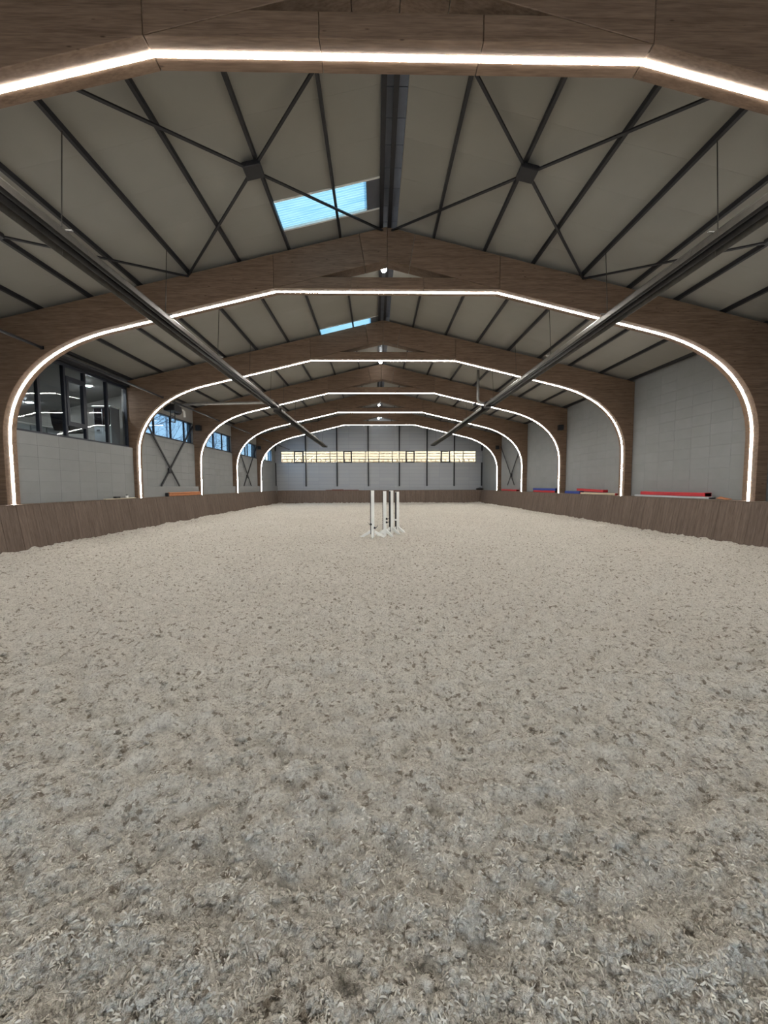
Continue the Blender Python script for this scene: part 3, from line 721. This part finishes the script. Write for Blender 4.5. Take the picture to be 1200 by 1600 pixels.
# ------------------------------------------------------------------ ridge lamps, speakers, fan unit
for y, lb in zip((12.4, 21.4, 32.6, 38.9), ('in the gap above the second arch tie', 'just below the third light strip', 'in the second farthest arch gap', 'in the farthest arch gap')):
    e = tag(empty('ridge_lamp', (-0.05, y, H + 6.5)), 'small round white lamp glowing at the ridge %s' % lb, 'lamp', 'round lamps along the ridge')
    MB().tube([(0, 0, 0.02), (0, 0, 0.12)], 0.03, 8).build('stem', 'galv', e)
    bm = bmesh.new(); bmesh.ops.create_uvsphere(bm, u_segments=16, v_segments=10, radius=0.085); me = bpy.data.meshes.new('globe'); bm.to_mesh(me); bm.free()
    link('globe', me, 'spot', e).location = (0, 0, -0.05)
    MB().tube([(0, 0, 0.0), (0, 0, 0.03)], 0.07, 14).build('cap', 'galv', e)
for x, y, lb in ((-9.93, yD, 'left haunch of the fourth arch'), (-10.0, yF, 'left haunch of the farthest arch'), (9.88, yD, 'right haunch of the fourth arch'), (9.9, yF, 'right haunch of the farthest arch')):
    e = tag(empty('speaker', (x, y - 0.2, H + 3.0)), 'small black loudspeaker box on the %s' % lb, 'speaker', 'loudspeakers on the arches')
    MB().box(-0.13, 0.13, -0.24, -0.03, 0, 0.28).build('cabinet', 'black', e, 0.01); MB().box(-0.11, 0.11, -0.25, -0.241, 0.02, 0.26).build('grille', 'steel', e)
    MB().box(-0.03, 0.03, -0.031, 0.004, 0.1, 0.18).build('bracket', 'steel', e)
fu = tag(empty('fan_heater', (-9.55, 18.7, H + 3.5)), 'dark fan unit with white elbow hanging in front of the first blue window', 'fan heater')
MB().box(-0.25, 0.25, -0.45, 0.25, -0.12, 0.16).build('housing', 'steel', fu, 0.03)
MB().tube([(0, 0.25, 0.0), (0, 0.38, 0.0)], 0.17, 16, 0.2).build('fan_ring', 'black', fu)
for k in range(4):
    a = k * math.pi / 2; MB().bar((0, 0.39, 0), (0.15 * math.cos(a), 0.39, 0.15 * math.sin(a)), 0.06, 0.012, (0, 1, 0)).build('fan_blade', 'black', fu)
MB().tube([(0, 0.4, 0.10), (0, 0.9, 0.12), (0, 1.0, 0.08), (0, 1.02, -0.18)], 0.05, 10).build('elbow_pipe', 'white', fu, 0, True)
MB().bar((0, -0.3, 0.16), (0, -0.3, zr(9.55) - H - 3.5), 0.03, 0.03).build('hanger', 'steel', fu); MB().bar((0, 0.1, 0.16), (0, 0.1, zr(9.55) - H - 3.5), 0.03, 0.03).build('hanger', 'steel', fu)
lp = MB()
for p, q in (((0.1, -0.5, -0.1), (0.1, -0.5, -0.62)), ((0.1, -0.5, -0.62), (0.1, -0.12, -0.62)), ((0.1, -0.12, -0.62), (0.1, -0.12, -0.1)), ((0.1, -0.5, -0.35), (0.1, -0.12, -0.35))): lp.bar(p, q, 0.03, 0.03)
lp.build('bracket_frame', 'steel', fu)

# ------------------------------------------------------------------ boards and bits on the kickboard ledges
ZL = KT + 0.03
def board(name, label, mat, x, y0, y1, z0, h, wd=0.22, cat='board', grp=None, tilt=0.0, extra=None):
    e = tag(empty(name, (x, (y0 + y1) / 2, z0)), label, cat, grp); L = y1 - y0
    b = MB().box(-wd / 2, wd / 2, -L / 2, L / 2, 0, h).build('body', mat, e, 0.012)
    for s in (-1, 1): MB().box(-wd / 2 - 0.004, wd / 2 + 0.004, s * (L / 2 - 0.03) - 0.03, s * (L / 2 - 0.03) + 0.03, -0.0, h + 0.004).build('end_cap', extra or mat, e, 0.01)
    e.rotation_euler = (tilt, 0, 0); return e
G = 'jump boards on the right ledge'
board('jump_plank', 'long pale grey board on the right ledge underneath the nearest red board', 'greyplank', 10.08, 12.15, 15.7, ZL, 0.07, grp=G)
board('jump_plank', 'long red board on the right ledge nearest the camera, lying on a grey board', 'red', 10.08, 12.3, 15.35, ZL + 0.075, 0.12, grp=G)
board('jump_plank', 'short blue board on the right ledge between third and fourth arch', 'blue', 10.08, 20.0, 21.6, ZL, 0.13, grp=G)
board('jump_plank', 'cream and red striped board lying on the right ledge behind the third arch', 'cream', 10.08, 16.95, 19.95, ZL, 0.08, grp=G, extra='red')
board('jump_plank', 'red board resting on the cream striped board, sloping down toward the camera', 'red', 10.08, 17.9, 20.3, ZL + 0.135, 0.11, grp=G, tilt=0.02)
board('jump_plank', 'lower red board of the two stacked boards behind the fourth arch', 'red', 10.08, 22.75, 26.0, ZL, 0.12, grp=G, extra='black')
board('jump_plank', 'upper blue board stacked on a red board behind the fourth arch', 'blue', 10.08, 22.75, 26.0, ZL + 0.125, 0.13, grp=G)
board('jump_plank', 'small red board on the right ledge below the farthest wall brace', 'red', 10.08, 29.1, 32.6, ZL, 0.12, grp=G)
e = tag(empty('timber_pole', (-9.94, 20.45, ZL)), 'lower orange brown pole with black end on the left ledge below the first wall brace', 'pole', 'poles on the left ledge')
MB().box(-0.1, 0.03, -1.75, 1.6, 0, 0.095).build('shaft', 'orange', e, 0.015); MB().box(-0.11, 0.04, -1.84, -1.751, 0, 0.16).build('end_cap', 'black', e, 0.01)
e = tag(empty('timber_pole', (-9.94, 20.45, ZL + 0.097)), 'upper orange brown wooden pole lying on another pole on the left ledge', 'pole', 'poles on the left ledge')
MB().box(-0.08, 0.02, -1.7, 1.6, 0, 0.085).build('shaft', 'orange', e, 0.02); MB().box(-0.082, 0.022, 1.5, 1.605, -0.0005, 0.087).build('end_cap', 'rust', e, 0.01)
board('thin_slat', 'thin pale slat lying on the left ledge below the gallery', 'cream', -9.99, 14.4, 16.2, ZL, 0.025, 0.1, 'slat')
e = tag(empty('small_box', (-10.0, 15.1, ZL + 0.027)), 'small black box on the left ledge below the gallery', 'box'); MB().box(-.06, .06, -.12, .12, 0, .06).build('body', 'black', e, .01); MB().box(-.062, .062, -.122, .122, .045, .065).build('lid', 'black', e, .005)
e = tag(empty('spray_can', (-10.0, 15.7, ZL + 0.027)), 'small white can with dark cap on the left ledge', 'can'); MB().tube([(0, 0, 0), (0, 0, .09)], .05, 14).build('body', 'white', e); MB().tube([(0, 0, .09), (0, 0, .12)], .035, 12).build('cap', 'black', e)
e = tag(empty('long_slat', (-3.6, 38.9, ZL)), 'dark reddish slat lying on the far kickboard, left of the jump stands', 'slat'); MB().box(-1.6, 1.6, -.06, .06, 0, .06).build('body', 'rust', e, .01); MB().box(-1.0, 0.1, -.05, .05, .06, .10).build('upper_piece', 'rust', e, .01)
e = tag(empty('dark_bag', (9.85, 39.0, ZL)), 'small black bag on the far right corner of the kickboard', 'bag')
bm = bmesh.new(); bmesh.ops.create_uvsphere(bm, u_segments=14, v_segments=8, radius=1.0)
for v in bm.verts: v.co = Vector((v.co.x * .36 * (1 + .1 * math.sin(5 * v.co.y)), v.co.y * .15, max(0, (v.co.z * .12) + .08)))
me = bpy.data.meshes.new('body'); bm.to_mesh(me); bm.free(); link('body', me, 'black', e)
MB().tube([(-.12, 0, .18), (-.06, 0, .24), (.06, 0, .24), (.12, 0, .18)], .012, 6).build('strap', 'black', e)
e = tag(empty('twig_bundle', (10.05, 11.7, ZL)), 'small brown twig bundle on the right ledge beside the nearest red board', 'twigs')
for k in range(5): MB().tube([(-.1 + .04 * k, -.2, .02), (-.05 + .03 * k, .2, .04 + .01 * k)], .012, 6).build('twig', 'orange', e)

# ------------------------------------------------------------------ jump stands
def jump_stand(label, x, y, rz, cup_z, cup_side, ht=1.53, foot_rot=0.0, feet=4):
    g0 = float(sand_height(np.array([x]), np.array([y]))[0]) + 0.008
    root = tag(empty('jump_stand', (x, y, g0), rz), label, 'jump stand', 'white jump stands')
    MB().box(-0.055, 0.055, -0.055, 0.055, 0.02, ht).build('post', 'white', root, 0.006)
    tr = MB().box(-0.075, -0.056, -0.04, 0.04, 0.12, ht - 0.02).build('track', 'steel', root)
    hb = MB()
    for k in range(16): hb.box(-0.079, -0.075, -0.012, 0.012, 0.25 + k * 0.075, 0.275 + k * 0.075)
    hb.build('peg_holes', 'black', tr)
    for k in range(feet):
        a = math.pi / 4 + foot_rot - rz + k * math.pi / 2; c, s_ = math.cos(a), math.sin(a); r0, r1 = 0.07, 0.42; n_ = Vector((-s_, c, 0)) * 0.02
        P = [Vector((c * r, s_ * r, z_)) for r, z_ in ((r0, 0.15), (r1 - 0.06, 0.0), (r1, 0.045), (r0, 0.26))]
        vs = [p - n_ for p in P] + [p + n_ for p in P]
        MB().add(vs, [(0, 1, 2, 3), (7, 6, 5, 4), (0, 4, 5, 1), (1, 5, 6, 2), (2, 6, 7, 3), (3, 7, 4, 0)]).build('foot', 'white', root, 0.004)
    for cz_, cs, mt in zip(cup_z, cup_side, ('white',) if len(cup_z) == 1 else ('black', 'black')):
        cup = MB().box(cs * 0.06 - 0.03, cs * 0.06 + 0.03, -0.062, 0.062, cz_ - 0.03, cz_ + 0.03)
        cup.add([(cs * (0.07 + 0.1 * t), sy * 0.03, cz_ - 0.03 + 0.10 * t * t + dz) for dz in (0, 0.015) for t in (0, .33, .66, 1) for sy in (-1, 1)],
                [(0, 1, 3, 2), (2, 3, 5, 4), (4, 5, 7, 6), (8, 10, 11, 9), (10, 12, 13, 11), (12, 14, 15, 13), (0, 2, 10, 8), (2, 4, 12, 10), (4, 6, 14, 12), (1, 9, 11, 3), (3, 11, 13, 5), (5, 13, 15, 7), (6, 7, 15, 14), (0, 8, 9, 1)])
        cup.build('jump_cup', mt, root)
    return root
jump_stand('leftmost white jump stand, its foot pointing straight at the camera', -0.44, 13.1, 0.12, (0.33, 0.45), (1, -1), 1.56, math.pi / 4)
jump_stand('second white jump stand from the left, feet spread toward the camera', -0.03, 13.45, 0, (0.62, 0.50), (1, 1), 1.55)
jump_stand('third white jump stand from the left, dark track facing left', 0.21, 13.95, 0.55, (), ())
jump_stand('rightmost white jump stand, with a pale cup low on its dark track', 0.45, 14.6, 0.55, (0.5,), (-1,))
